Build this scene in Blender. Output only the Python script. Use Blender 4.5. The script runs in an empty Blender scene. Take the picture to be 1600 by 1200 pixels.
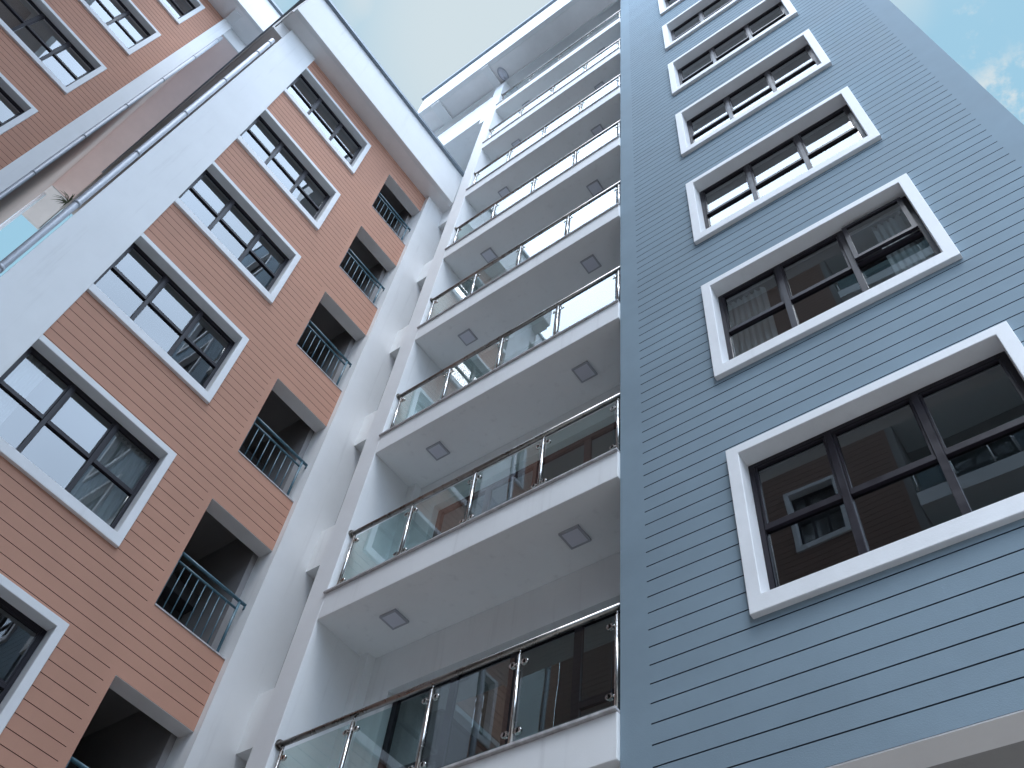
import bpy, bmesh, math, random
from mathutils import Vector, Matrix
random.seed(7)
D = bpy.data
scene = bpy.context.scene
C = scene.collection

# ------------------------------------------------------------------ camera
cam_d = D.cameras.new("camera"); cam = D.objects.new("camera", cam_d); C.objects.link(cam)
cam_d.sensor_width = 36.0; cam_d.lens = 1430.07 / 1600 * 36.0
cam_d.clip_start = 0.05; cam_d.clip_end = 3000
_M = ((0.80037684, 0.5915765, 0.09712964), (-0.4443073, 0.69412093, -0.56638075), (-0.40247726, 0.41016263, 0.81840007))
cam.matrix_world = Matrix(((_M[0][0], -_M[1][0], -_M[2][0], 0), (_M[0][1], -_M[1][1], -_M[2][1], 0),
                           (_M[0][2], -_M[1][2], -_M[2][2], 1.6), (0, 0, 0, 1)))
scene.camera = cam

# ------------------------------------------------------------------ exposure / sky / sun
scene.view_settings.view_transform = 'Standard'
scene.view_settings.look = 'None'
scene.view_settings.exposure = 0.38
scene.view_settings.gamma = 1.0
scene.cycles.max_bounces = 10
scene.cycles.transparent_max_bounces = 24
scene.cycles.diffuse_bounces = 5
scene.cycles.glossy_bounces = 5
SUN_EL, SUN_AZ = math.radians(64), math.radians(36)      # azimuth measured from -Y towards +X
W = D.worlds.new("World"); scene.world = W; W.use_nodes = True
nt = W.node_tree; nt.nodes.clear()
def N(t, kind, **kw):
    n = t.nodes.new(kind)
    for k, v in kw.items():
        if k in n.inputs: n.inputs[k].default_value = v
        else: setattr(n, k, v)
    return n
out = N(nt, 'ShaderNodeOutputWorld'); bg = N(nt, 'ShaderNodeBackground'); bg.inputs['Strength'].default_value = 1.0
tc = N(nt, 'ShaderNodeTexCoord')
sky = N(nt, 'ShaderNodeTexSky'); sky.sky_type = 'NISHITA'; sky.sun_disc = False
sky.sun_elevation = SUN_EL; sky.sun_rotation = math.pi - SUN_AZ; sky.air_density = 1.0; sky.dust_density = 2.0
ssc = N(nt, 'ShaderNodeVectorMath', operation='SCALE'); ssc.inputs['Scale'].default_value = 0.10
nt.links.new(sky.outputs[0], ssc.inputs[0])
# thin veil of bright haze over the blue
veil = N(nt, 'ShaderNodeMix', data_type='RGBA'); veil.inputs[0].default_value = 0.72
nt.links.new(ssc.outputs[0], veil.inputs[6]); veil.inputs[7].default_value = (0.31, 0.565, 0.705, 1)
WISPS = (((0.1365, 0.3765, 0.9163), 0.9992, 0.9998, 0.75), ((0.150, 0.452, 0.879), 0.9975, 0.9995, 1.0))
# clouds: soft noise, two octave scales
mp = N(nt, 'ShaderNodeMapping'); mp.inputs['Scale'].default_value = (1.0, 1.0, 1.5); mp.inputs['Location'].default_value = (0.35, 0.1, 0.0)
nt.links.new(tc.outputs['Generated'], mp.inputs[0])
n1 = N(nt, 'ShaderNodeTexNoise', Scale=2.3, Detail=4.0, Roughness=0.55); nt.links.new(mp.outputs[0], n1.inputs[0])
r1 = N(nt, 'ShaderNodeMapRange', interpolation_type='SMOOTHSTEP'); r1.inputs[1].default_value = 0.47; r1.inputs[2].default_value = 0.68
nt.links.new(n1.outputs[0], r1.inputs[0])
# the cloud deck thickens towards one side of the sky and breaks up on the other
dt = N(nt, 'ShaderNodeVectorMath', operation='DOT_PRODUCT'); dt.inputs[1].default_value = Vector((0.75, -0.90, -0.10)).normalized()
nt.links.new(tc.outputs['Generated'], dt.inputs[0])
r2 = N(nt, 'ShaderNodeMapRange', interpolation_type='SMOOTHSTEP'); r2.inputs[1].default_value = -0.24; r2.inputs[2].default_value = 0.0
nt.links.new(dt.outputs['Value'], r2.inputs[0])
# a pale bank of thin cloud overhead to the left of the blue block
dt2 = N(nt, 'ShaderNodeVectorMath', operation='DOT_PRODUCT'); dt2.inputs[1].default_value = Vector((-0.215, 0.14, 0.966)).normalized()
nt.links.new(tc.outputs['Generated'], dt2.inputs[0])
r3 = N(nt, 'ShaderNodeMapRange', interpolation_type='SMOOTHSTEP'); r3.inputs[1].default_value = 0.975; r3.inputs[2].default_value = 0.9975; r3.inputs[4].default_value = 0.85
nt.links.new(dt2.outputs['Value'], r3.inputs[0])
mx = N(nt, 'ShaderNodeMath', operation='MAXIMUM'); nt.links.new(r1.outputs[0], mx.inputs[0]); nt.links.new(r3.outputs[0], mx.inputs[1])
nw = N(nt, 'ShaderNodeTexNoise', Scale=26.0, Detail=8.0, Roughness=0.65); nt.links.new(tc.outputs['Generated'], nw.inputs[0])
for (dv, ca, cb, ga) in WISPS:      # two small broken clouds low over the blue-grey block
    d3 = N(nt, 'ShaderNodeVectorMath', operation='DOT_PRODUCT'); d3.inputs[1].default_value = Vector(dv).normalized(); nt.links.new(tc.outputs['Generated'], d3.inputs[0])
    q1 = N(nt, 'ShaderNodeMapRange', interpolation_type='SMOOTHSTEP'); q1.inputs[1].default_value = ca; q1.inputs[2].default_value = cb; nt.links.new(d3.outputs['Value'], q1.inputs[0])
    q2 = N(nt, 'ShaderNodeMapRange', interpolation_type='SMOOTHSTEP'); q2.inputs[1].default_value = 0.46; q2.inputs[2].default_value = 0.66; q2.inputs[4].default_value = ga; nt.links.new(nw.outputs[0], q2.inputs[0])
    q3 = N(nt, 'ShaderNodeMath', operation='MULTIPLY'); nt.links.new(q1.outputs[0], q3.inputs[0]); nt.links.new(q2.outputs[0], q3.inputs[1])
    q4 = N(nt, 'ShaderNodeMath', operation='MAXIMUM'); nt.links.new(mx.outputs[0], q4.inputs[0]); nt.links.new(q3.outputs[0], q4.inputs[1]); mx = q4
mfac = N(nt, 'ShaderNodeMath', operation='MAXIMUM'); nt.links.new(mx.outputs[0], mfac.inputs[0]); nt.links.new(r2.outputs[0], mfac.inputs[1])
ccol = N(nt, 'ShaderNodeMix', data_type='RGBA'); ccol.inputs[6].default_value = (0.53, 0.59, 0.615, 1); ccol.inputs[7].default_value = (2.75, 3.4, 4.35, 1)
# the thick deck is mottled
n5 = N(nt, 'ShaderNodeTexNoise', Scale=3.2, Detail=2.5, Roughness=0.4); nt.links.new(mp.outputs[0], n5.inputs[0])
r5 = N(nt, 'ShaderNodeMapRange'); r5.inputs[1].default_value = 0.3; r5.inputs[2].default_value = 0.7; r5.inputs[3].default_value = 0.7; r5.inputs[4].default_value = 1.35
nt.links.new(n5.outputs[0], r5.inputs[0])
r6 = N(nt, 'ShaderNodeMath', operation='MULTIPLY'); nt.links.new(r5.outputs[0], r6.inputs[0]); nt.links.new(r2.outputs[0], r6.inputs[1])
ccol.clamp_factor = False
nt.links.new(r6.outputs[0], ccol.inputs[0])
# the deck is dimmer towards the horizon
sx = N(nt, 'ShaderNodeSeparateXYZ'); nt.links.new(tc.outputs['Generated'], sx.inputs[0])
r7 = N(nt, 'ShaderNodeMapRange', interpolation_type='SMOOTHSTEP'); r7.inputs[1].default_value = 0.0; r7.inputs[2].default_value = 0.72; r7.inputs[3].default_value = 0.75
nt.links.new(sx.outputs[2], r7.inputs[0])
# ... and a little thinner towards +X
r8 = N(nt, 'ShaderNodeMapRange', interpolation_type='SMOOTHSTEP'); r8.inputs[1].default_value = 0.25; r8.inputs[2].default_value = 0.75; r8.inputs[3].default_value = 1.0; r8.inputs[4].default_value = 0.62
nt.links.new(sx.outputs[0], r8.inputs[0])
r9 = N(nt, 'ShaderNodeMath', operation='MULTIPLY'); nt.links.new(r7.outputs[0], r9.inputs[0]); nt.links.new(r8.outputs[0], r9.inputs[1])
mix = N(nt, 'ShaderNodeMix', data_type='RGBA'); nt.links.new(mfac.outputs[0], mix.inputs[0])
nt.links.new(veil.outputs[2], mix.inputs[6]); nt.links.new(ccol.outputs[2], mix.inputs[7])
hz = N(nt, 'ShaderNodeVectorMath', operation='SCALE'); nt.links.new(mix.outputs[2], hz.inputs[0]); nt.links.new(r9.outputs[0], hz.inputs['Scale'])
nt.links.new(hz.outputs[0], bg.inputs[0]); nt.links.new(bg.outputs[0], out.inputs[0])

sd = D.lights.new("sun", 'SUN'); sd.energy = 1.5; sd.angle = math.radians(28); sd.color = (1.0, 0.98, 0.96)
sun = D.objects.new("sun", sd); C.objects.link(sun)
sdir = Vector((math.cos(SUN_EL) * math.sin(SUN_AZ), -math.cos(SUN_EL) * math.cos(SUN_AZ), math.sin(SUN_EL)))
sun.rotation_euler = sdir.to_track_quat('Z', 'Y').to_euler(); sun.location = sdir * 60

# ------------------------------------------------------------------ materials
def mat(name, col, rough=0.7, metal=0.0, var=0.06, scale=2.0, bump=0.0, bscale=60.0, streak=0.0, grime=None, spec=0.5):
    m = D.materials.new(name); m.use_nodes = True; t = m.node_tree; t.nodes.clear()
    o = N(t, 'ShaderNodeOutputMaterial'); p = N(t, 'ShaderNodeBsdfPrincipled')
    p.inputs['Roughness'].default_value = rough; p.inputs['Metallic'].default_value = metal
    p.inputs['Specular IOR Level'].default_value = spec
    t.links.new(p.outputs[0], o.inputs[0])
    co = N(t, 'ShaderNodeNewGeometry')
    src = None
    if var > 0:
        n = N(t, 'ShaderNodeTexNoise', Scale=scale, Detail=6.0, Roughness=0.6); t.links.new(co.outputs['Position'], n.inputs[0])
        r = N(t, 'ShaderNodeMapRange'); r.inputs[1].default_value = 0.3; r.inputs[2].default_value = 0.7
        r.inputs[3].default_value = 1 - var; r.inputs[4].default_value = 1 + var
        t.links.new(n.outputs[0], r.inputs[0])
        s = N(t, 'ShaderNodeVectorMath', operation='SCALE'); s.inputs[0].default_value = col[:3]; t.links.new(r.outputs[0], s.inputs['Scale'])
        src = s.outputs[0]
        rr = N(t, 'ShaderNodeMapRange'); rr.inputs[1].default_value = 0.3; rr.inputs[2].default_value = 0.7
        rr.inputs[3].default_value = max(0, rough - 0.08); rr.inputs[4].default_value = min(1, rough + 0.08)
        t.links.new(n.outputs[0], rr.inputs[0]); t.links.new(rr.outputs[0], p.inputs['Roughness'])
    else:
        c = N(t, 'ShaderNodeRGB'); c.outputs[0].default_value = (*col[:3], 1); src = c.outputs[0]
    if streak > 0:      # rain streaks: noise stretched along Z
        mp_ = N(t, 'ShaderNodeMapping'); mp_.inputs['Scale'].default_value = (7.0, 7.0, 0.35); t.links.new(co.outputs['Position'], mp_.inputs[0])
        n2 = N(t, 'ShaderNodeTexNoise', Scale=1.0, Detail=5.0, Roughness=0.65); t.links.new(mp_.outputs[0], n2.inputs[0])
        r2_ = N(t, 'ShaderNodeMapRange', interpolation_type='SMOOTHSTEP'); r2_.inputs[1].default_value = 0.55; r2_.inputs[2].default_value = 0.8
        r2_.inputs[3].default_value = 0.0; r2_.inputs[4].default_value = streak
        t.links.new(n2.outputs[0], r2_.inputs[0])
        mm = N(t, 'ShaderNodeMix', data_type='RGBA'); t.links.new(r2_.outputs[0], mm.inputs[0]); t.links.new(src, mm.inputs[6])
        g = grime or [c_ * 0.55 for c_ in col[:3]]; mm.inputs[7].default_value = (*g, 1); src = mm.outputs[2]
    t.links.new(src, p.inputs['Base Color'])
    if bump > 0:
        n3 = N(t, 'ShaderNodeTexNoise', Scale=bscale, Detail=4.0, Roughness=0.6); t.links.new(co.outputs['Position'], n3.inputs[0])
        n4 = N(t, 'ShaderNodeTexNoise', Scale=1.6, Detail=2.0); t.links.new(co.outputs['Position'], n4.inputs[0])
        ad = N(t, 'ShaderNodeMath', operation='MULTIPLY_ADD'); t.links.new(n4.outputs[0], ad.inputs[0]); ad.inputs[1].default_value = 6.0; t.links.new(n3.outputs[0], ad.inputs[2])
        b = N(t, 'ShaderNodeBump', Strength=bump, Distance=0.004); t.links.new(ad.outputs[0], b.inputs['Height']); t.links.new(b.outputs[0], p.inputs['Normal'])
    return m

def glass_mat(name, tint, ior=1.5, floor=0.0, wav=0.0, wscale=1.2):
    m = D.materials.new(name); m.use_nodes = True; t = m.node_tree; t.nodes.clear()
    o = N(t, 'ShaderNodeOutputMaterial'); tr = N(t, 'ShaderNodeBsdfTransparent'); tr.inputs[0].default_value = (*tint, 1)
    gl = N(t, 'ShaderNodeBsdfGlossy'); gl.inputs['Roughness'].default_value = 0.0; gl.inputs[0].default_value = (0.95, 0.98, 1.0, 1)
    fr = N(t, 'ShaderNodeFresnel'); fr.inputs[0].default_value = ior
    a = N(t, 'ShaderNodeMath', operation='ADD'); t.links.new(fr.outputs[0], a.inputs[0]); a.inputs[1].default_value = 1.0
    d2 = N(t, 'ShaderNodeMath', operation='DIVIDE'); t.links.new(fr.outputs[0], d2.inputs[0]); t.links.new(a.outputs[0], d2.inputs[1])
    m2 = N(t, 'ShaderNodeMath', operation='MULTIPLY_ADD'); t.links.new(d2.outputs[0], m2.inputs[0]); m2.inputs[1].default_value = 2.0 * (1 - floor); m2.inputs[2].default_value = floor
    ge = N(t, 'ShaderNodeNewGeometry')
    inv = N(t, 'ShaderNodeMath', operation='SUBTRACT'); inv.inputs[0].default_value = 1.0; t.links.new(ge.outputs['Backfacing'], inv.inputs[1])
    f = N(t, 'ShaderNodeMath', operation='MULTIPLY'); f.use_clamp = True; t.links.new(m2.outputs[0], f.inputs[0]); t.links.new(inv.outputs[0], f.inputs[1])
    mx_ = N(t, 'ShaderNodeMixShader'); t.links.new(f.outputs[0], mx_.inputs[0]); t.links.new(tr.outputs[0], mx_.inputs[1]); t.links.new(gl.outputs[0], mx_.inputs[2])
    if wav > 0:      # panes are never perfectly flat
        n = N(t, 'ShaderNodeTexNoise', Scale=wscale, Detail=1.0); t.links.new(ge.outputs['Position'], n.inputs[0])
        sc = N(t, 'ShaderNodeVectorMath', operation='MULTIPLY_ADD'); t.links.new(n.outputs[1], sc.inputs[0]); sc.inputs[1].default_value = (wav, wav, wav); sc.inputs[2].default_value = (-wav / 2, -wav / 2, -wav / 2)
        ad = N(t, 'ShaderNodeVectorMath', operation='ADD'); t.links.new(sc.outputs[0], ad.inputs[0]); t.links.new(ge.outputs['Normal'], ad.inputs[1])
        no = N(t, 'ShaderNodeVectorMath', operation='NORMALIZE'); t.links.new(ad.outputs[0], no.inputs[0]); t.links.new(no.outputs[0], gl.inputs['Normal'])
    t.links.new(mx_.outputs[0], o.inputs[0])
    return m

WHITE = mat('white_render', (0.85, 0.865, 0.87), 0.85, var=0.05, scale=0.7, bump=0.3, bscale=90, streak=0.32, grime=(0.52, 0.52, 0.53))
TRIM = mat('white_trim_paint', (0.80, 0.815, 0.83), 0.7, var=0.05, scale=2.5, bump=0.25, bscale=70, streak=0.2, grime=(0.55, 0.54, 0.54))
SOFFIT = mat('soffit_paint', (0.79, 0.775, 0.77), 0.8, var=0.10, scale=0.7, bump=0.2, bscale=60)
BLUE = mat('blue_grey_render', (0.232, 0.305, 0.358), 0.85, var=0.09, scale=0.8, bump=0.35, bscale=110, streak=0.35, grime=(0.235, 0.31, 0.33), spec=0.12)
BLUEG = mat('blue_grey_groove', (0.03, 0.05, 0.075), 0.8, var=0.2, scale=3)
BROWN = mat('terracotta_render', (0.53, 0.295, 0.215), 0.85, var=0.06, scale=1.0, bump=0.45, bscale=120, streak=0.22, grime=(0.45, 0.26, 0.20), spec=0.15)
BROWNG = mat('terracotta_groove', (0.17, 0.075, 0.055), 0.85, var=0.2, scale=3)
PEACH = mat('peach_render', (0.70, 0.50, 0.44), 0.75, var=0.05, scale=0.8, bump=0.25, bscale=60, streak=0.1, grime=(0.38, 0.26, 0.23))
FRAME = mat('dark_window_frame', (0.013, 0.010, 0.016), 0.40, var=0.15, scale=8, spec=0.3)
WOODF = mat('dark_maroon_frame', (0.10, 0.035, 0.03), 0.45, var=0.2, scale=6)
STEEL = mat('stainless_steel', (0.62, 0.60, 0.57), 0.22, metal=1.0, var=0.08, scale=20)
RAILM = mat('tarnished_steel_tube', (0.30, 0.28, 0.26), 0.30, metal=1.0, var=0.25, scale=9)
SIDESOF = mat('pale_peach_soffit', (0.86, 0.70, 0.66), 0.8, var=0.04)
GALV = mat('grey_pipe_paint', (0.42, 0.45, 0.50), 0.45, metal=0.1, var=0.08, scale=6)
TEAL = mat('blue_painted_steel', (0.07, 0.155, 0.20), 0.4, var=0.12, scale=10)
STONE = mat('grey_coping_stone', (0.50, 0.49, 0.50), 0.55, var=0.25, scale=14, bump=0.3)
METALC = mat('grey_metal_flashing', (0.22, 0.26, 0.30), 0.5, metal=0.2, var=0.12, scale=3)
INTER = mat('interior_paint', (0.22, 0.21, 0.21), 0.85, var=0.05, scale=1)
STAIRM = mat('stair_hall_paint', (0.32, 0.31, 0.31), 0.85, var=0.1, scale=1)
DARK = mat('dark_concrete', (0.05, 0.05, 0.052), 0.8, var=0.1, scale=2)
CONC = mat('pale_paving', (0.30, 0.27, 0.24), 0.8, var=0.12, scale=1.5, bump=0.3)
LAMPF = mat('lamp_frame', (0.40, 0.41, 0.45), 0.4, var=0.03)
LAMPD = mat('lamp_diffuser', (0.66, 0.67, 0.74), 0.35, var=0.02)
LEAF = mat('leaf_green', (0.06, 0.10, 0.035), 0.5, var=0.3, scale=30)
GLASSW = glass_mat('window_glass', (0.66, 0.69, 0.70), 1.6, 0.035, 0.010, 0.8)
GLASSR = glass_mat('railing_glass', (0.80, 0.90, 0.89), 1.6, 0.0, 0.008, 0.8)
GREYR = mat('grey_render', (0.30, 0.29, 0.28), 0.8, streak=0.2)
OLDBR = mat('weathered_brown_render', (0.27, 0.175, 0.14), 0.85, streak=0.2)
WHITEDIM = mat('white_render_dimmed', (0.74, 0.745, 0.745), 0.85, var=0.05, scale=0.7, bump=0.25, bscale=70, streak=0.3, grime=(0.5, 0.5, 0.5))  # same white paint as the walls, darkened to offset strong light on the fascias
def curtain_mat():
    m = mat('white_curtain', (0.86, 0.85, 0.82), 0.9, var=0.05, scale=4)
    t = m.node_tree; p = [n for n in t.nodes if n.type == 'BSDF_PRINCIPLED'][0]; o = [n for n in t.nodes if n.type == 'OUTPUT_MATERIAL'][0]
    tl = N(t, 'ShaderNodeBsdfTranslucent'); tl.inputs[0].default_value = (0.7, 0.7, 0.68, 1)
    mxs = N(t, 'ShaderNodeMixShader'); mxs.inputs[0].default_value = 0.3
    t.links.new(p.outputs[0], mxs.inputs[1]); t.links.new(tl.outputs[0], mxs.inputs[2]); t.links.new(mxs.outputs[0], o.inputs[0])
    return m
CURT = curtain_mat()

# ------------------------------------------------------------------ mesh helpers
class MB:
    def __init__(s): s.v = []; s.f = []; s.mi = []; s.sm = []
    def quad(s, pts, m=0, smooth=False):
        b = len(s.v); s.v += [tuple(p) for p in pts]; s.f.append(tuple(range(b, b + len(pts)))); s.mi.append(m); s.sm.append(smooth)
    def box(s, x0, x1, y0, y1, z0, z1, m=0):
        if x0 > x1: x0, x1 = x1, x0
        if y0 > y1: y0, y1 = y1, y0
        if z0 > z1: z0, z1 = z1, z0
        b = len(s.v)
        s.v += [(x0, y0, z0), (x1, y0, z0), (x1, y1, z0), (x0, y1, z0), (x0, y0, z1), (x1, y0, z1), (x1, y1, z1), (x0, y1, z1)]
        for f in ((0, 3, 2, 1), (4, 5, 6, 7), (0, 1, 5, 4), (1, 2, 6, 5), (2, 3, 7, 6), (3, 0, 4, 7)):
            s.f.append(tuple(b + i for i in f)); s.mi.append(m); s.sm.append(False)
        return s
    def tube(s, a, c, r, r2=None, n=12, m=0):
        a = Vector(a); c = Vector(c); r2 = r if r2 is None else r2
        d = (c - a).normalized(); u = d.orthogonal().normalized(); w = d.cross(u)
        b = len(s.v)
        for p, q in ((a, r), (c, r2)):
            for i in range(n):
                t = 2 * math.pi * i / n; s.v.append(tuple(p + (u * math.cos(t) + w * math.sin(t)) * q))
        for i in range(n):
            j = (i + 1) % n; s.f.append((b + i, b + j, b + n + j, b + n + i)); s.mi.append(m); s.sm.append(True)
        s.f.append(tuple(b + i for i in reversed(range(n)))); s.mi.append(m); s.sm.append(False)
        s.f.append(tuple(b + n + i for i in range(n))); s.mi.append(m); s.sm.append(False)
        return s
    def build(s, name, mats, parent=None, bevel=0.0):
        me = D.meshes.new(name); me.from_pydata(s.v, [], s.f)
        if not isinstance(mats, (list, tuple)): mats = [mats]
        for m in mats: me.materials.append(m)
        for p, mi, sm in zip(me.polygons, s.mi, s.sm): p.material_index = mi; p.use_smooth = sm
        me.update()
        o = D.objects.new(name, me); C.objects.link(o)
        if parent is not None: o.parent = parent
        if bevel > 0:
            bmx = bmesh.new(); bmx.from_mesh(me); bmesh.ops.remove_doubles(bmx, verts=bmx.verts, dist=1e-5)
            es = [e for e in bmx.edges if len(e.link_faces) == 2 and e.calc_face_angle(0) > 0.6]
            bmesh.ops.bevel(bmx, geom=es, offset=bevel, segments=1, affect='EDGES', profile=0.5)
            bmx.to_mesh(me); bmx.free()
        return o

def empty(name, label, cat, loc=(0, 0, 0), group=None):
    o = D.objects.new(name, None); C.objects.link(o); o.location = loc; o.empty_display_size = 0.3
    tag(o, label, cat, group); return o
def tag(o, label, cat, group=None, kind=None):
    if label: o['label'] = label
    if cat: o['category'] = cat
    if group: o['group'] = group
    if kind: o['kind'] = kind
def copy_tree(o, parent, loc=None):
    c = o.copy(); C.objects.link(c); c.parent = parent
    if loc is not None: c.location = loc
    for ch in list(o.children): copy_tree(ch, c)
    return c

class Face:
    """a facade frame: point(u, z, d) with d measured outwards"""
    def __init__(s, axis, pos): s.axis = axis; s.pos = pos
    def p(s, u, z, d=0.0):
        if s.axis == '-Y': return (u, s.pos - d, z)       # looks towards -Y, u = X
        if s.axis == '+X': return (s.pos + d, u, z)       # looks towards +X, u = Y
        if s.axis == '+Y': return (-u, s.pos + d, z)      # looks towards +Y, u = -X
    def box(s, mb, u0, u1, z0, z1, d0, d1, m=0):
        a = s.p(u0, z0, d0); b = s.p(u1, z1, d1); mb.box(a[0], b[0], a[1], b[1], a[2], b[2], m)

def wall_mesh(fc, u0, u1, z0, z1, thick, holes, grooves=(), gspans=lambda z: [], gw=0.010, gd=0.010):
    """solid wall of real thickness with openings and recessed grooves"""
    us = {u0, u1}; zs = {z0, z1}
    for h in holes: us |= {max(u0, h[0]), min(u1, h[1])}; zs |= {max(z0, h[2]), min(z1, h[3])}
    gl = {}
    for g in grooves:
        if g - gw / 2 > z0 and g + gw / 2 < z1:
            sp = gspans(g)
            for a, b in sp: us |= {a, b}
            zs |= {g - gw / 2, g + gw / 2}; gl[g] = sp
    us = sorted(us); zs = sorted(zs)
    us = [u for i, u in enumerate(us) if i == 0 or u - us[i - 1] > 1e-6]; zs = [z for i, z in enumerate(zs) if i == 0 or z - zs[i - 1] > 1e-6]
    def dep(i, j):
        u = (us[i] + us[i + 1]) / 2; z = (zs[j] + zs[j + 1]) / 2
        for h in holes:
            if h[0] < u < h[1] and h[2] < z < h[3]: return None
        for g, sp in gl.items():
            if abs(z - g) < gw / 2:
                for a, b in sp:
                    if a < u < b: return gd
        return 0.0
    nu, nz = len(us) - 1, len(zs) - 1
    G = [[dep(i, j) for j in range(nz)] for i in range(nu)]
    mb = MB()
    P = fc.p
    # merge runs of equal depth along u, then emit
    for j in range(nz):
        i = 0
        while i < nu:
            k = i
            while k + 1 < nu and G[k + 1][j] == G[i][j]: k += 1
            d = G[i][j]
            if d is not None:
                a, b = us[i], us[k + 1]; za, zb = zs[j], zs[j + 1]; m = 1 if d > 0 else 0
                mb.quad([P(a, za, -d), P(b, za, -d), P(b, zb, -d), P(a, zb, -d)], m)
                mb.quad([P(b, za, -thick), P(a, za, -thick), P(a, zb, -thick), P(b, zb, -thick)], 0)
            i = k + 1
    def dd(i, j):
        if i < 0 or j < 0 or i >= nu or j >= nz: return thick
        return thick if G[i][j] is None else G[i][j]
    for i in range(nu + 1):
        for j in range(nz):
            l, r = dd(i - 1, j), dd(i, j)
            if l == r: continue
            u = us[i]; za, zb = zs[j], zs[j + 1]; m = 1 if max(l, r) < thick else 0
            if r > l: mb.quad([P(u, za, -l), P(u, za, -r), P(u, zb, -r), P(u, zb, -l)], m)
            else: mb.quad([P(u, za, -l), P(u, za, -r), P(u, zb, -r), P(u, zb, -l)], m)
    for j in range(nz + 1):
        i = 0
        while i < nu:
            b_, t_ = dd(i, j - 1), dd(i, j); k = i
            while k + 1 < nu and dd(k + 1, j - 1) == b_ and dd(k + 1, j) == t_: k += 1
            if b_ != t_:
                z = zs[j]; a, b = us[i], us[k + 1]; m = 1 if max(b_, t_) < thick else 0
                mb.quad([P(a, z, -b_), P(b, z, -b_), P(b, z, -t_), P(a, z, -t_)], m)
            i = k + 1
    return mb

def ring(fc, loops):
    """connect successive rectangular loops (u0,u1,z0,z1,d)"""
    mb = MB(); L = []
    for (a, b, c, d, e) in loops:
        L.append([fc.p(a, c, e), fc.p(b, c, e), fc.p(b, d, e), fc.p(a, d, e)])
    for q in range(len(L) - 1):
        for i in range(4):
            j = (i + 1) % 4
            mb.quad([L[q][i], L[q][j], L[q + 1][j], L[q + 1][i]])
    return mb

def window_proto(fc, name, parent, u0, u1, z0, z1, proud=0.055, side=0.112, top=0.105, bot=0.155, rec=0.12, glass=GLASSW, skip_pane=None):
    """white surround (own mesh) > dark frame, glass.  u0..z1 = outer edge of the surround. Built about (0,0,0)."""
    a, b, c, d = u0 + side, u1 - side, z0 + bot, z1 - top
    e = 0.02
    su = ring(fc, [(u0, u1, z0, z1, -0.02), (u0, u1, z0, z1, proud), (a, b, c, d, proud), (a, b, c, d, -0.24), (a - e, b + e, c - e, d + e, -0.24), (a - e, b + e, c - e, d + e, -0.02), (u0, u1, z0, z1, -0.02)])
    w = su.build(name, TRIM, parent, bevel=0.005)
    f0, f1 = -rec - 0.055, -rec
    mb = MB(); fw = 0.05; mw = 0.064; th = 0.056
    fc.box(mb, a, a + fw, c, d, f0, f1); fc.box(mb, b - fw, b, c, d, f0, f1)
    fc.box(mb, a + fw, b - fw, c, c + fw, f0, f1); fc.box(mb, a + fw, b - fw, d - fw, d, f0, f1)
    iu = [a + (b - a) * t for t in (1 / 3, 2 / 3)]; zm = c + (d - c) * 0.5
    for u in iu: fc.box(mb, u - mw / 2, u + mw / 2, c + fw, d - fw, f0, f1 + 0.012)
    us = [a + fw, iu[0] - mw / 2, iu[0] + mw / 2, iu[1] - mw / 2, iu[1] + mw / 2, b - fw]
    for q in (0, 2, 4):
        fc.box(mb, us[q], us[q + 1], zm - th / 2, zm + th / 2, f0, f1 + 0.004)
    panes = []
    for qi, q in enumerate((0, 2, 4)):
        for r, (za, zb) in enumerate(((c + fw, zm - th / 2), (zm + th / 2, d - fw))):
            panes.append((qi, r, us[q], us[q + 1], za, zb))
    sw = 0.022
    for (qi, r, pa, pb, za, zb) in panes:
        if r == 1 and (qi, r) != skip_pane:      # opening lights carry a sash of their own
            g0, g1 = f0 + 0.012, f1 - 0.006
            fc.box(mb, pa, pa + sw, za, zb, g0, g1); fc.box(mb, pb - sw, pb, za, zb, g0, g1)
            fc.box(mb, pa + sw, pb - sw, za, za + sw, g0, g1); fc.box(mb, pa + sw, pb - sw, zb - sw, zb, g0, g1)
    mb.build('window_frame', FRAME, w, bevel=0.004)
    gb = MB()
    for (qi, r, pa, pb, za, zb) in panes:
        if (qi, r) == skip_pane: continue
        o = sw if r == 1 else 0.0
        tilt = random.uniform(-0.0, 0.0)
        fc.box(gb, pa + o, pb - o, za + o, zb - o, f0 + 0.020, f0 + 0.026)
    gb.build('window_glass', glass, w)
    return w, (a, b, c, d, f0, f1, us, zm, th, fw)

def curtain(fc, u0, u1, z0, z1, d, label, folds=9, amp=0.018, lean=0.0):
    mb = MB(); n = folds * 8; mz = 10
    rnd = random.Random(hash(label) % 999); ph = [rnd.uniform(0, 6) for _ in range(4)]
    P = []
    for i in range(n + 1):
        t = i / n; row = []
        for j in range(mz + 1):
            s = j / mz
            dd_ = amp * (math.sin(t * folds * 6.283 + ph[0] + 1.3 * math.sin(3 * t + ph[1])) + 0.4 * math.sin(t * folds * 14 + ph[2] + s))
            u = u0 + (u1 - u0) * t + lean * (1 - s) * (t - 0.3)
            row.append(fc.p(u, z0 + (z1 - z0) * s, d + dd_))
        P.append(row)
    for i in range(n):
        for j in range(mz): mb.quad([P[i][j], P[i + 1][j], P[i + 1][j + 1], P[i][j + 1]], 0, True)
    o = mb.build('curtain', CURT); 
    bmx = bmesh.new(); bmx.from_mesh(o.data); bmesh.ops.remove_doubles(bmx, verts=bmx.verts, dist=1e-5); bmx.to_mesh(o.data); bmx.free()
    sol = o.modifiers.new('thickness', 'SOLIDIFY'); sol.thickness = 0.004
    tag(o, label, 'curtain', 'curtains behind the windows')
    return o

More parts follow.
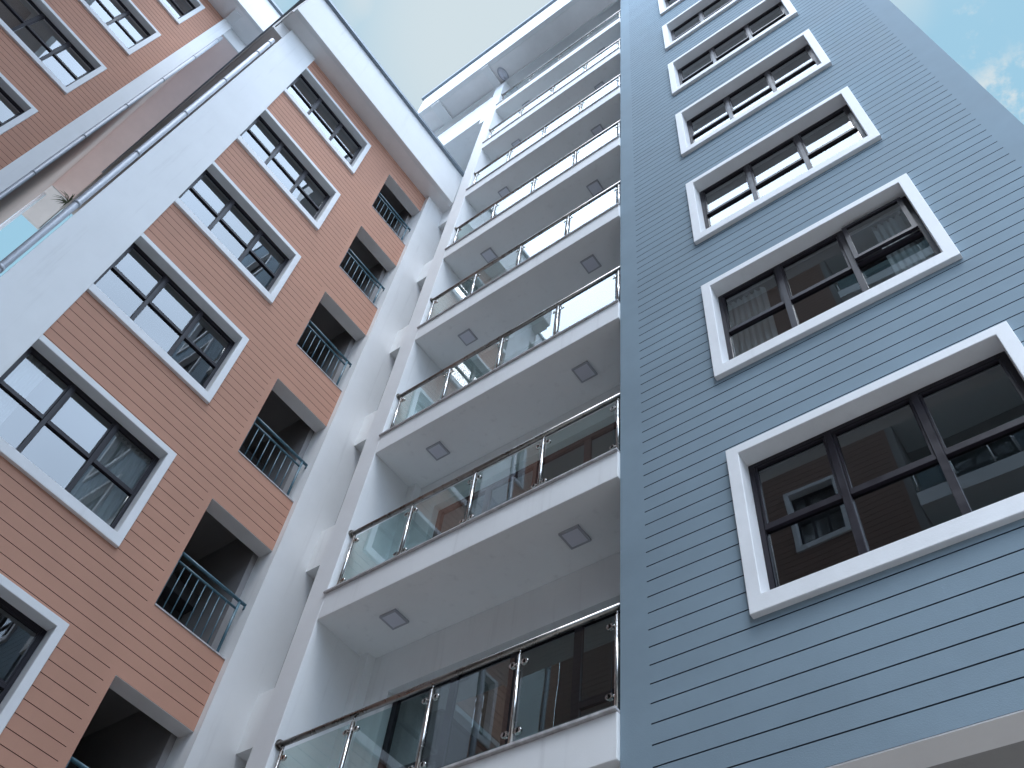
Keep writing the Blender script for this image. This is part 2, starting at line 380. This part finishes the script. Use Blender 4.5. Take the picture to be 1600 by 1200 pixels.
# ------------------------------------------------------------------ ground
g = MB(); g.box(-400, 400, -400, 400, -0.3, 0.0)
go = g.build('ground', CONC); tag(go, None, None, None, 'structure')

# ================================================================== BLUE-GREY BLOCK
BY = 4.834
fb = Face('-Y', BY)
blue = empty('apartment_building', 'blue-grey rendered block with thin horizontal grooves and a single column of white framed windows', 'building', (-0.8, BY, 0))
def at(o):  # keep world coordinates of children while the root sits at the building's foot
    return o
def build_children_fix(root):
    inv = Matrix.Translation(-root.location)
    for ch in root.children: ch.matrix_parent_inverse = inv
bwin = (-1.985, 0.424, 6.132, 7.986)
bh = []
for k in range(0, 8):
    bh.append((bwin[0] + 0.112 - 0.018, bwin[1] - 0.112 + 0.018, bwin[2] + 0.155 - 0.018 + 3 * k, bwin[3] - 0.105 + 0.018 + 3 * k))
def bsp(z):
    for k in range(0, 8):
        if bwin[2] + 3 * k - 0.0 < z < bwin[3] + 3 * k + 0.0: return [(-2.843, bwin[0] + 0.01), (bwin[1] - 0.01, 1.252)]
    return [(-2.843, 1.252)]
gro = [5.403 + i / 6 for i in range(-2, 150)]
wall_mesh(fb, -3.098, 1.517, 4.888, 31.2, 0.25, bh, gro, bsp, gw=0.011, gd=0.012).build('wall', [BLUE, BLUEG], blue)
mb = MB()   # flanks, back and roof slab
mb.box(-3.098, -2.9, BY + 0.25, 14, 4.888, 31.2); mb.box(1.30, 1.517, BY + 0.25, 14, 4.888, 31.2); mb.box(-2.9, 1.30, 13.8, 14, 4.888, 31.2)
mb.build('side_wall', BLUE, blue)
mb = MB(); mb.box(-2.9, 1.30, BY + 0.25, 13.8, 31.0, 31.2); mb.box(-3.14, 1.56, BY - 0.04, 14.04, 31.204, 31.30, 0)
mb.build('roof', METALC, blue)
mb = MB()
for k in range(0, 9):
    z = 5.40 + 3 * k
    if z > 31: break
    mb.box(-2.9, 1.30, BY + 0.25, 13.8, z - 0.3, z + 0.1)
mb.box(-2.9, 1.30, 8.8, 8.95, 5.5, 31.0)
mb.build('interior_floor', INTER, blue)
mb = MB(); mb.box(-3.098, 1.517, BY + 0.252, 14, 5.02, 5.09); mb.build('soffit', GREYR, blue)
mb = MB(); mb.box(-3.096, 1.515, BY + 0.003, BY + 0.25, 4.878, 4.8875); mb.build('edge_lining', SOFFIT, blue)
for xa in (-3.0, 0.9):
    mb = MB(); mb.box(xa, xa + 0.5, 6.2, 6.7, 0, 5.018); mb.build('column', WHITE, blue)
mb = MB(); mb.box(-3.098, 1.517, 10.0, 10.3, 0, 5.018); mb.build('porch_wall', WHITE, blue)
w0, info = window_proto(fb, 'window', blue, *bwin)
for k in range(1, 8):
    if k == 1: continue
    copy_tree(w0, blue, (0, 0, 3 * k))
# second window: its upper right light stands open
w1, info1 = window_proto(fb, 'window', blue, bwin[0], bwin[1], bwin[2] + 3, bwin[3] + 3, skip_pane=(2, 1))
a_, b_, c_, d_, f0_, f1_, us_, zm_, th_, fw_ = info1
mb = MB(); L_ = d_ - fw_ - (zm_ + th_ / 2); pa, pb = us_[4] + 0.003, us_[5] - 0.003; sw = 0.045
def sb(u0, u1, z0, z1, y0, y1, m): mb.box(u0, u1, y0, y1, z0, z1, m)
sb(pa, pa + sw, -L_, 0, 0, 0.04, 0); sb(pb - sw, pb, -L_, 0, 0, 0.04, 0); sb(pa + sw, pb - sw, -L_, -L_ + sw, 0, 0.04, 0); sb(pa + sw, pb - sw, -sw, 0, 0, 0.04, 0)
sb(pa + sw, pb - sw, -L_ + sw, -sw, 0.015, 0.021, 1)
sash = mb.build('open_sash', [FRAME, GLASSW], w1)
sash.location = (0, BY - f1_ - 0.050, d_ - fw_ - 0.012); sash.rotation_euler = (math.radians(-0.9), 0, 0)
sash['label'] = 'top-hung sash pushed open'
build_children_fix(blue)

# ================================================================== WHITE BALCONY TOWER
TF = 4.80            # front of slabs and pillar
tower = empty('apartment_building', 'white tower of stacked balconies with glass railings between the terracotta and blue-grey blocks', 'building', (-5.1, TF, 0))
X0, X1 = -7.13, -3.102
BW = 5.66
mb = MB(); mb.box(-7.47, X0, TF, 5.675, 0, 29.098); mb.build('pillar', WHITE, tower, bevel=0.006)
ft = Face('-Y', BW)
dh = [(-6.63, -3.32, 5.79 + 3 * k, 7.79 + 3 * k) for k in range(-1, 8)]
wall_mesh(ft, X0 + 0.001, X1 + 0.4, 0, 29.4, 0.17, dh).build('wall', [WHITE, WHITE], tower)
mb = MB(); mb.box(X0 + 0.001, -6.985, 5.53, BW - 0.001, 0, 29.3); mb.build('column', WHITE, tower)
for k in range(-1, 8):
    z = 5.36 + 3 * k
    s_ = MB(); s_.box(X0 + 0.001, X1, TF, BW - 0.001, z, z + 0.39)
    so = s_.build('balcony_slab', [WHITE], tower, bevel=0.006)
    c_o = MB(); c_o.box(X0 - 0.026, X1 + 0.02 if False else X1, TF - 0.028, BW - 0.002, z + 0.392, z + 0.42); c_o.build('coping', STONE, so, bevel=0.004)
mb = MB()
for k in range(-1, 8):
    z = 5.36 + 3 * k
    mb.box(-9.05, X1 + 0.3, BW + 0.20, 12, z, z + 0.42)
mb.box(-9.05, X1 + 0.3, 9.0, 9.2, 0, 29.4)
mb.build('interior_floor', INTER, tower)
# sliding doors
def door(k, fm):
    z0, z1 = 5.79 + 3 * k, 7.788 + 3 * k; a, b = -6.628, -3.322
    fr = MB(); y0, y1 = 5.762, 5.822; w = 0.07
    fr.box(a, a + w, y0, y1, z0, z1); fr.box(b - w, b, y0, y1, z0, z1); fr.box(a + w, b - w, y0, y1, z1 - w, z1); fr.box(a + w, b - w, y0, y1, z0, z0 + 0.05)
    ps = [a + w + (b - a - 2 * w) * t for t in (0, 0.25, 0.5, 0.75, 1)]
    for p in ps[1:-1]: fr.box(p - 0.045, p + 0.045, y0 + 0.005, y1 - 0.005, z0 + 0.05, z1 - w)
    for i in range(4): fr.box(ps[i] + 0.045, ps[i + 1] - 0.045, y0 + 0.01, y1 - 0.01, z0 + 0.96, z0 + 1.04) if i in (0, 3) else None
    d = fr.build('sliding_door', fm, tower)
    gl = MB()
    for i in range(4): gl.box(ps[i] + 0.02, ps[i + 1] - 0.02, y0 + 0.026, y0 + 0.032, z0 + 0.04, z1 - w + 0.01)
    gl.build('door_glass', GLASSW, d)
for k in range(-1, 8): door(k, WOODF if k == 1 else FRAME)
# railings: handrail > posts, glass panels
RY = 4.872
px = [-7.055, -6.09, -5.115, -4.135, -3.150]
def railing_proto():
    hb = MB(); z = 1.02
    hb.tube((X0 + 0.004, RY, z), (X1 - 0.002, RY, z), 0.030, n=16); hb.tube((X0 + 0.002, RY, z), (X0 + 0.016, RY, z), 0.058, n=20); hb.tube((X0 + 0.016, RY, z), (X0 + 0.05, RY, z), 0.038, n=16)
    r = hb.build('railing', RAILM, tower)
    pm = None
    for i, x in enumerate(px):
        if pm is None or i in (0, 1, 4):
            b = MB(); b.tube((0, 0, 0.0), (0, 0, 0.012), 0.045, n=16); b.tube((0, 0, 0.012), (0, 0, 0.93), 0.021, n=12); b.tube((0, 0, 0.93), (0, 0, 0.945), 0.021, 0.011, n=12); b.tube((0, 0, 0.945), (0, 0, 0.995), 0.010, n=8)
            for zc in (0.17, 0.84):
                for s in ((1,) if i == 0 else (-1,) if i == 4 else (-1, 1)):
                    b.tube((s * 0.018, 0, zc), (s * 0.040, 0, zc), 0.010, n=8)
                    # D-shaped glass clip
                    b.box(min(s * 0.038, s * 0.075), max(s * 0.038, s * 0.075), -0.014, 0.014, zc - 0.024, zc + 0.024); b.tube((s * 0.075, -0.014, zc), (s * 0.075, 0.014, zc), 0.024, n=14)
            pm = b.build('post', STEEL, r); pm.location = (x, RY, 0)
            if i == 1: pmid = pm
        else:
            c = pmid.copy(); C.objects.link(c); c.parent = r; c.location = (x, RY, 0)
    for i in range(4):
        b = MB(); b.box(px[i] + 0.05, px[i + 1] - 0.05, RY - 0.005, RY + 0.005, 0.09, 0.925)
        b.build('glass_panel', GLASSR, r)
    return r
rp = railing_proto(); rp.location = (0, 0, 5.78)
rails = [rp]
for k in range(1, 8): rails.append(copy_tree(rp, tower, (0, 0, 5.78 + 3 * k)))
# stair wall between the pillar and the terracotta block, with tall slot windows
fs = Face('-Y', 5.675)
sh = [(-9.12, -8.15, 5.65 + 3 * k, 7.80 + 3 * k) for k in range(-1, 6)]
wall_mesh(fs, -9.12, -7.131, 0, 26.1, 0.17, sh).build('stair_wall', [WHITE, WHITE], tower)
for k in range(-1, 6):
    z0, z1 = 5.65 + 3 * k, 7.80 + 3 * k
    b = MB(); b.box(-9.118, -9.09, 5.86, 5.895, z0, z1); b.box(-8.2, -8.152, 5.86, 5.895, z0, z1); b.box(-9.09, -8.2, 5.86, 5.895, z1 - 0.05, z1); b.box(-9.09, -8.2, 5.86, 5.895, z0, z0 + 0.05)
    w = b.build('slot_window', FRAME, tower); b = MB(); b.box(-9.09, -8.2, 5.872, 5.878, z0 + 0.05, z1 - 0.05); b.build('window_glass', GLASSW, w)
# top floor running on to the left above the terracotta roof
mb = MB(); mb.box(-14.0, -7.69, 4.82, 5.0, 26.55, 28.22); mb.box(-14.0, -7.69, 5.0, 9.0, 26.55, 26.85)
mb.box(-7.69, -7.471, 4.82, 5.67, 26.12, 28.22); mb.build('parapet', WHITE, tower, bevel=0.006)
mb = MB(); mb.box(-14.0, -7.471, 4.80, 5.02, 28.222, 28.25); mb.build('parapet_coping', STONE, tower)
# roof slab with downstand beams below, deep white fascia and grey flashing
RZ = 29.10
mb = MB()
mb.box(-10.1, -3.104, 4.22, 12.0, RZ, RZ + 0.3)
mb.build('soffit', SOFFIT, tower)
mb = MB(); mb.box(-10.1, -3.104, 4.08, 4.218, RZ, 30.78); mb.box(-10.1, -9.96, 4.22, 12.0, RZ + 0.302, 30.78)
for x0, x1 in ((-9.47, -9.15), (-7.52, -7.28)):
    mb.box(x0, x1, 4.12, 4.80, RZ - 0.10, RZ - 0.002)
mb.box(-14.0, -3.104, 4.80, 4.86, RZ - 0.07, RZ - 0.002)
mb.build('fascia', WHITEDIM, tower, bevel=0.005)
mb = MB(); mb.box(-10.17, -3.104, 4.005, 4.3, 30.784, 30.92); mb.build('flashing', METALC, tower)
mb = MB(); mb.box(-9.96, -3.104, 4.22, 12.0, 30.5, 30.6); mb.build('roof', METALC, tower)
build_children_fix(tower)

# ================================================================== TERRACOTTA BLOCK (left)
AX = -9.239
fa = Face('+X', AX)
terra = empty('apartment_building', 'terracotta grooved block with white framed windows, a wide white pilaster and barred stair openings', 'building', (AX, 2.5, 0))
SA = 23.60
awin = (0.690, 3.1115, 6.123, 7.913)
ah = []; 
for k in range(0, 6): ah.append((awin[0] + 0.112 - 0.018, awin[1] - 0.112 + 0.018, awin[2] + 0.155 - 0.018 + 3 * k, awin[3] - 0.105 + 0.018 + 3 * k))
for k in range(0, 6): ah.append((3.89, 5.09, 5.835 + 3 * k, 7.792 + 3 * k))
def asp(z):
    sp = [(0.72, 5.075)]
    for k in range(0, 6):
        if awin[2] + 3 * k < z < awin[3] + 3 * k: sp = [(awin[1] - 0.01, sp[-1][1])]
    for k in range(0, 6):
        if 5.835 + 3 * k - 0.05 < z < 7.792 + 3 * k + 0.05: sp = [(s[0], 3.79) for s in sp]
    return sp
agr = [7.813 - 0.1667 * 7 + i / 6 for i in range(-20, 120)]
wall_mesh(fa, 0.0, 5.089, 0, SA, 0.26, ah, agr, asp, gw=0.010, gd=0.012).build('wall', [BROWN, BROWNG], terra)
mb = MB()
for k in range(0, 6):
    mb = MB(); mb.box(AX - 0.258, AX - 0.003, 3.893, 5.088, 7.786 + 3 * k, 7.7915 + 3 * k); mb.build('opening_lintel', SOFFIT, terra)
mb = MB(); mb.box(-9.5, -9.168, -0.02, 0.804, 0, SA - 0.001)
mb.build('pilaster', WHITE, terra, bevel=0.006)
mb = MB(); mb.box(-9.56, -9.12, 5.091, 5.672, 0, SA - 0.001); mb.box(-9.56, -9.121, 5.672, 5.90, 0, SA - 0.001)
mb.build('return_wall', WHITE, terra)
aw, _ = window_proto(fa, 'window', terra, *awin)
for k in range(1, 6): copy_tree(aw, terra, (0, 0, 3 * k))
# interior: window rooms and stair hall
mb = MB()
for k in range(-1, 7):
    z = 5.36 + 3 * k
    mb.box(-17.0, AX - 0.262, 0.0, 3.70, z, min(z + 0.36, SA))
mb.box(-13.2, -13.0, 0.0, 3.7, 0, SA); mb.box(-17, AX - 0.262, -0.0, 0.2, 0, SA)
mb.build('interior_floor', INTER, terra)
mb = MB()
for k in range(-1, 7):
    z = 5.50 + 3 * k
    mb.box(-13.0, AX - 0.262, 3.88, 4.998, z, min(z + 0.30, SA)); mb.box(-9.56, AX - 0.262, 4.998, 5.088, z, min(z + 0.30, SA))
mb.box(-13.2, -9.562, 5.0, 5.3, 0, SA); mb.box(-13.0, AX - 0.262, 3.702, 3.88, 0, SA); mb.box(-13.2, -13.0, 3.72, 4.998, 0, SA)
mb.build('stair_hall', STAIRM, terra)
# flights of stairs seen through the openings
def flight():
    b = MB()
    for i in range(9):
        b.box(-12.9 + i * 0.27, -12.9 + (i + 1) * 0.27, 4.25, 4.99, 0.10 + i * 0.165, 0.32 + i * 0.165)
    return b
st = flight().build('stair_flight', DARK, terra); st.location = (0, 0, 5.75)
for k in range(1, 6):
    c = st.copy(); C.objects.link(c); c.parent = terra; c.location = (0, 0, 5.75 + 3 * k)
# blue painted steel railings in the stair openings
def bar_railing():
    b = MB(); x = AX - 0.08
    b.tube((x, 3.905, 0.93), (x, 5.10, 0.93), 0.024, n=12); b.tube((x, 3.905, 0.79), (x, 4.97, 0.79), 0.017, n=10)
    r = b.build('stair_railing', TEAL, terra)
    b = MB(); b.tube((x, 3.915, 0.0), (x, 3.915, 0.93), 0.020, n=10); b.build('post', TEAL, r)
    b = MB(); b.tube((x, 4.985, 0.0), (x, 4.985, 0.93), 0.020, n=10); b.tube((x, 5.09, 0.85), (x, 5.09, 0.93), 0.018, n=8); b.build('post', TEAL, r)
    b0 = None
    for i in range(7):
        if b0 is None:
            b = MB(); b.tube((0, 0, 0.0), (0, 0, 0.79), 0.008, n=8); b0 = b.build('bar', TEAL, r); b0.location = (x, 4.045, 0)
        else:
            c = b0.copy(); C.objects.link(c); c.parent = r; c.location = (x, 4.045 + i * 0.127, 0)
    b = MB(); b.box(AX - 0.20, AX + 0.012, 3.892, 5.086, -0.02, 0.0); b.build('sill', STONE, r)
    return r
br = bar_railing(); br.location = (0, 0, 5.856)
for k in range(1, 6): copy_tree(br, terra, (0, 0, 5.856 + 3 * k))
# roof: soffit, deep fascia, flashing; side overhang at a lower level
mb = MB(); mb.box(-9.239, -8.86, -0.28, 5.674, SA, SA + 0.25); mb.box(-17.2, -9.24, -0.30, 0.0, SA - 0.60, SA - 0.5)
mb.box(-17.2, -9.24, 0.0, 5.674, SA + 0.001, SA + 0.25)
mb.build('soffit', SOFFIT, terra)
mb = MB(); mb.box(-8.86, -8.73, -0.28, 5.60, SA, 25.40); mb.box(-17.3, -9.24, -0.34, -0.302, SA - 0.62, 25.4); mb.box(-9.24, -8.862, -0.32, -0.282, SA, 25.4)
mb.box(-9.30, -9.238, -0.28, -0.021, SA - 0.62, SA - 0.001); mb.box(-9.5, -9.12, 5.45, 5.672, SA - 0.002, SA - 0.001)
mb.build('fascia', WHITEDIM, terra, bevel=0.005)
mb = MB(); mb.box(-8.95, -8.645, -0.36, 5.60, 25.404, 25.52); mb.box(-17.3, -8.96, -0.42, -0.25, 25.404, 25.52)
mb.build('flashing', METALC, terra)
mb = MB(); mb.box(-17.2, -8.86, -0.28, 5.674, 25.0, 25.1); mb.build('roof', METALC, terra)
# rainwater pipe beside the pilaster
def downpipe(x, y, ztop, r, parent, z0=0.0, sp=2.0, lean=None):
    b = MB(); b.tube((x, y, z0), (x, y, ztop), r, n=16)
    z = z0 + 1.2
    while z < ztop:
        b.tube((x, y, z), (x, y, z + 0.07), r * 1.12, n=16); b.tube((x - 0.0, y, z + 0.035), (x - r * 2.0, y, z + 0.035), 0.012, n=6); z += sp
    b.tube((x, y, ztop - 0.3), (x, y, ztop - 0.22), r * 1.12, n=16)
    return b.build('downpipe', GALV, parent)
downpipe(-9.16, -0.105, 22.3, 0.052, terra)
build_children_fix(terra)

# ================================================================== FAR TERRACOTTA BLOCK (upper left)
CX = -12.6; SC = 28.35
fcx = Face('+X', CX)
far = empty('apartment_building', 'second terracotta block beyond the narrow gap at upper left, with a peach flank wall', 'building', (CX, -3.5, 0))
cwin = (-4.295, -1.885, 15.0 - 2.07, 15.79 - 1.0)
ctop = [27.79 - 3 * j for j in range(0, 8)]
ch = [(cwin[0] + 0.094, cwin[1] - 0.094, t - 1.855 + 0.137, t - 0.087) for t in ctop]
def csp(z):
    for t in ctop:
        if t - 1.855 < z < t: return [(cwin[1] - 0.01, -1.385), (-4.9, cwin[0] + 0.01)]
    return [(-4.9, -1.385)]
cgr = [3.0 + i / 6 for i in range(0, 155)]
wall_mesh(fcx, -4.99, -1.11, 0, SC, 0.26, ch, cgr, csp, gw=0.010, gd=0.012).build('wall', [BROWN, BROWNG], far)
mb = MB(); mb.box(-12.86, -12.53, -1.39, -1.085, 0, SC - 0.02); mb.build('pilaster', WHITE, far)
mb = MB(); mb.box(-20.7, -12.862, -1.35, -1.11, 0, SC); mb.box(-20.7, -20.5, -5, -1.35, 0, SC)
mb.build('flank_wall', PEACH, far)
cw, _ = window_proto(fcx, 'window', far, cwin[0], cwin[1], -1.855, 0.0); cw.location = (0, 0, ctop[0])
for t in ctop[1:]: copy_tree(cw, far, (0, 0, t))
mb = MB()
for t in ctop: mb.box(-17, CX - 0.262, -5, -1.36, t + 0.45, t + 0.75)
mb.box(-17.2, -17, -5, -1.36, 0, SC)
mb.build('interior_floor', INTER, far)
for xa, xb in ((-12.6, -12.0), (-22.9, -21.0)):
    mb = MB(); mb.box(xa, xb, -5.0, -0.40, SC, SC + 0.2); mb.build('soffit', SOFFIT, far)
mb = MB(); mb.box(-20.7, -12.64, -1.108, -0.42, SC - 0.65, SC - 0.45); mb.build('side_soffit', SIDESOF, far)
mb = MB(); mb.box(-12.0, -11.88, -5.0, -0.40, SC, 30.08); mb.box(-23.0, -12.002, -0.44, -0.402, SC - 0.0, 30.08); mb.box(-20.7, -12.64, -0.42, -0.38, SC - 0.67, SC - 0.004)
mb.box(-12.638, -12.60, -1.083, -0.40, SC - 0.67, SC - 0.001); mb.box(-20.74, -20.702, -1.1, -0.40, SC - 0.67, SC - 0.001)
mb.box(-12.53, -12.10, -1.39, -1.12, SC - 0.06, SC - 0.001); mb.box(-23.0, -22.9, -5.0, -0.44, SC, 30.08)
mb.build('fascia', WHITEDIM, far, bevel=0.005)
mb = MB(); mb.box(-12.1, -11.80, -5.0, -0.32, 30.084, 30.2); mb.box(-23.0, -12.102, -0.5, -0.32, 30.084, 30.2); mb.box(-23, -12.1, -5, -0.5, 29.6, 29.7); mb.build('flashing', METALC, far)
b = downpipe(-12.50, -1.03, 27.2, 0.048, far); 
mb = MB(); mb.tube((-20.85, -1.05, 0), (-20.85, -1.05, 27.3), 0.06); mb.build('downpipe', WHITE, far)
build_children_fix(far)

# ================================================================== BLOCK ACROSS THE COURT (seen in the panes)
OY = -5.0
fo = Face('+Y', OY)
opp = empty('apartment_building', 'block across the courtyard, seen only as a dim reflection in the lower windows', 'building', (-3, OY, 0))
otop = [6.9 + 3 * k for k in range(-1, 7)]
oh = []
for t in otop:
    oh.append((3.56 + 0.094, 4.90 - 0.094, t - 1.718, t - 0.087)); oh.append((7.2 + 0.094, 9.6 - 0.094, t - 1.718, t - 0.087))
def osp(z):
    for t in otop:
        if t - 1.855 < z < t: return [(2.25, 3.57), (4.89, 7.21), (9.59, 11.9)]
    return [(2.25, 11.9)]
wall_mesh(fo, 2.17, 12.598, 0, 29.0, 0.25, oh, [5.4 + i / 6 for i in range(-20, 140)], osp).build('wall', [OLDBR, BROWNG], opp)
ow, _ = window_proto(fo, 'window', opp, 3.56, 4.90, -1.855, 0.0); ow.location = (0, 0, otop[0])
ow2, _ = window_proto(fo, 'window', opp, 7.2, 9.6, -1.855, 0.0); ow2.location = (0, 0, otop[0])
for t in otop[1:]: copy_tree(ow, opp, (0, 0, t)); copy_tree(ow2, opp, (0, 0, t))
mb = MB(); mb.box(-2.168, 2.2, OY - 1.3, OY - 1.1, 0, 29); mb.box(-2.168, -2.0, OY - 1.1, OY - 0.02, 0, 29); mb.box(2.2, 2.4, -9, OY + 0.01, 0, 29)
mb.build('side_wall', GREYR, opp)
for k in range(-1, 8):
    z = 4.9 + 3 * k
    xa, xb = -1.998, 2.198
    mb = MB(); mb.box(xa, xb, OY - 1.098, OY + 0.02, z, z + 0.40); so = mb.build('balcony_slab', WHITE, opp)
    if 0 <= k:
        mb = MB(); mb.tube((xa, OY - 0.05, z + 1.42), (xb, OY - 0.05, z + 1.42), 0.03)
        for i in range(6):
            xx = xa + 0.05 + (xb - xa - 0.1) * i / 5; mb.tube((xx, OY - 0.05, z + 0.4), (xx, OY - 0.05, z + 1.4), 0.022, n=8)
            mb.box(xx - 0.07, xx + 0.07, OY - 0.065, OY - 0.035, z + 0.58, z + 0.62); mb.box(xx - 0.07, xx + 0.07, OY - 0.065, OY - 0.035, z + 1.18, z + 1.22)
        mb.build('railing', STEEL, so)
        mb = MB(); mb.box(xa + 0.1, xb - 0.1, OY - 0.055, OY - 0.045, z + 0.5, z + 1.3); mb.build('glass_panel', GLASSR, so)
        mb = MB(); mb.box(-1.5, 1.7, OY - 1.098, OY - 1.06, z + 0.42, z + 2.4); mb.build('door_leaf', DARK, so)
mb = MB(); mb.box(-12.2, -2.2, -9, -8.8, 0, 29); mb.box(-12.2, -2.2, -8.8, OY - 0.26, 28.8, 29)
for k in range(-1, 8): mb.box(-12.2, -2.2, -8.8, OY - 0.252, 5.2 + 3 * k, 5.5 + 3 * k)
mb.build('interior_floor', INTER, opp)
mb = MB(); mb.box(-12.34, 2.6, -9.0, -4.35, 29.002, 29.2); mb.build('soffit', SOFFIT, opp)
mb = MB(); mb.box(-11.79, 2.73, -4.35, -4.22, 29.002, 30.1); mb.box(2.6, 2.73, -9.0, -4.35, 29.002, 30.1); mb.build('fascia', WHITEDIM, opp)
build_children_fix(opp)

# ================================================================== ADDED BLOCK to the right, out of view, screens low sky light off the court
blocker = empty('apartment_building', 'plain grey block out of view, added to screen low sky light from the courtyard', 'building', (19, 0, 0))
fn = Face('+X', 19.0)
mb = MB(); mb.box(19.0, 30, -34, 30, 0, 19.0); mb.build('wall', GREYR, blocker)
for j in range(0, 6):
    mb = MB()
    for i in range(0, 16): mb.box(18.9, 18.998, -32 + i * 3.8, -30 + i * 3.8, 1.2 + 3 * j, 2.8 + 3 * j)
    mb.build('blocker_window_band', DARK, blocker)
mb = MB(); mb.box(18.7, 30.2, -34.2, 30.2, 19.002, 19.4); mb.build('parapet', WHITE, blocker)
build_children_fix(blocker)

# ================================================================== things fixed to or standing in the buildings
ords = ['lowest', 'second', 'third', 'fourth', 'fifth', 'sixth', 'seventh']
def lamp_proto(loc):
    e = D.objects.new('ceiling_light', None); C.objects.link(e); e.location = loc
    b = MB(); h = 0.12; w = 0.022
    b.box(-h, h, -h, -h + w, -0.03, -0.002); b.box(-h, h, h - w, h, -0.03, -0.002); b.box(-h, -h + w, -h + w, h - w, -0.03, -0.002); b.box(h - w, h, -h + w, h - w, -0.03, -0.002)
    b.build('lamp_frame', LAMPF, e)
    b = MB(); b.box(-h + w, h - w, -h + w, h - w, -0.026, -0.002); b.build('diffuser', LAMPD, e)
    return e
lp = None
for k in range(7):
    z = 8.36 + 3 * k
    for side, x in (('left', -6.33), ('right', -3.895)):
        if lp is None: lp = lamp_proto((x, 5.235, z)); o = lp
        else:
            o = lp.copy(); C.objects.link(o); o.location = (x, 5.235, z)
            for c_ in lp.children: d = c_.copy(); C.objects.link(d); d.parent = o
        rl = 'lowest' if k == 0 else ords[k] + ' lowest'
        tag(o, 'square ceiling light above the %s glass railing, %s of its pair' % (rl, side), 'ceiling light', 'ceiling lights under the balconies')
# oval bulkhead lamp under the top roof
b = MB()
for q in range(10):
    a0, a1 = q * math.pi / 20, (q + 1) * math.pi / 20
    b.tube((0, 0, -0.12 * math.sin(a0)), (0, 0, -0.12 * math.sin(a1)), 0.13 * math.cos(a0) + 0.001, 0.13 * math.cos(a1) + 0.001, n=20)
o = b.build('bulkhead_lamp', LAMPD); o.location = (-7.08, 4.62, 29.098); o.scale = (0.8, 1.5, 1)
b = MB(); b.tube((0, 0, -0.03), (0, 0, 0), 0.16, n=24); b.build('lamp_base', LAMPF, o)
tag(o, 'oval bulkhead lamp under the top roof beside the pillar', 'lamp')
# curtains
curtain(fb, -1.86, -1.36, 9.25, 10.78, -0.225, 'pale curtain at the left side of the window with the open sash', folds=7)
curtain(fb, -0.12, 0.30, 9.25, 10.78, -0.225, 'pale curtain at the right side of the window with the open sash', folds=6)
curtain(fa, 0.82, 1.20, 9.22, 10.78, -0.225, 'white curtain beside the pilaster in the lowest whole terracotta window', folds=6)
curtain(fa, 2.28, 3.00, 9.22, 10.74, -0.225, 'white gathered curtain in the right third of the lowest whole terracotta window', folds=10, lean=0.25)
# small plant rooted in the far end of the terracotta roof edge
b = MB(); rn = random.Random(3)
for i in range(46):
    az = rn.uniform(0, 6.283); el = rn.uniform(-0.5, 1.3); L = rn.uniform(0.18, 0.40); w = 0.012
    d0 = Vector((math.cos(az) * math.cos(el), math.sin(az) * math.cos(el), math.sin(el))); sidev = d0.cross(Vector((0, 0, 1))).normalized() * w
    p0 = Vector((0, 0, 0)); p1 = d0 * L * 0.55 + Vector((0, 0, 0.02)); p2 = d0 * L + Vector((0, 0, -0.10 * L / 0.3))
    b.quad([p0 - sidev * 0.5, p0 + sidev * 0.5, p1 + sidev, p1 - sidev]); b.quad([p1 - sidev, p1 + sidev, p2 + sidev * 0.1, p2 - sidev * 0.1])
o = b.build('plant', LEAF); o.location = (-17.1, -0.36, 23.1)
tag(o, 'small green tuft of leaves growing from the roof edge in the gap between terracotta blocks', 'plant')
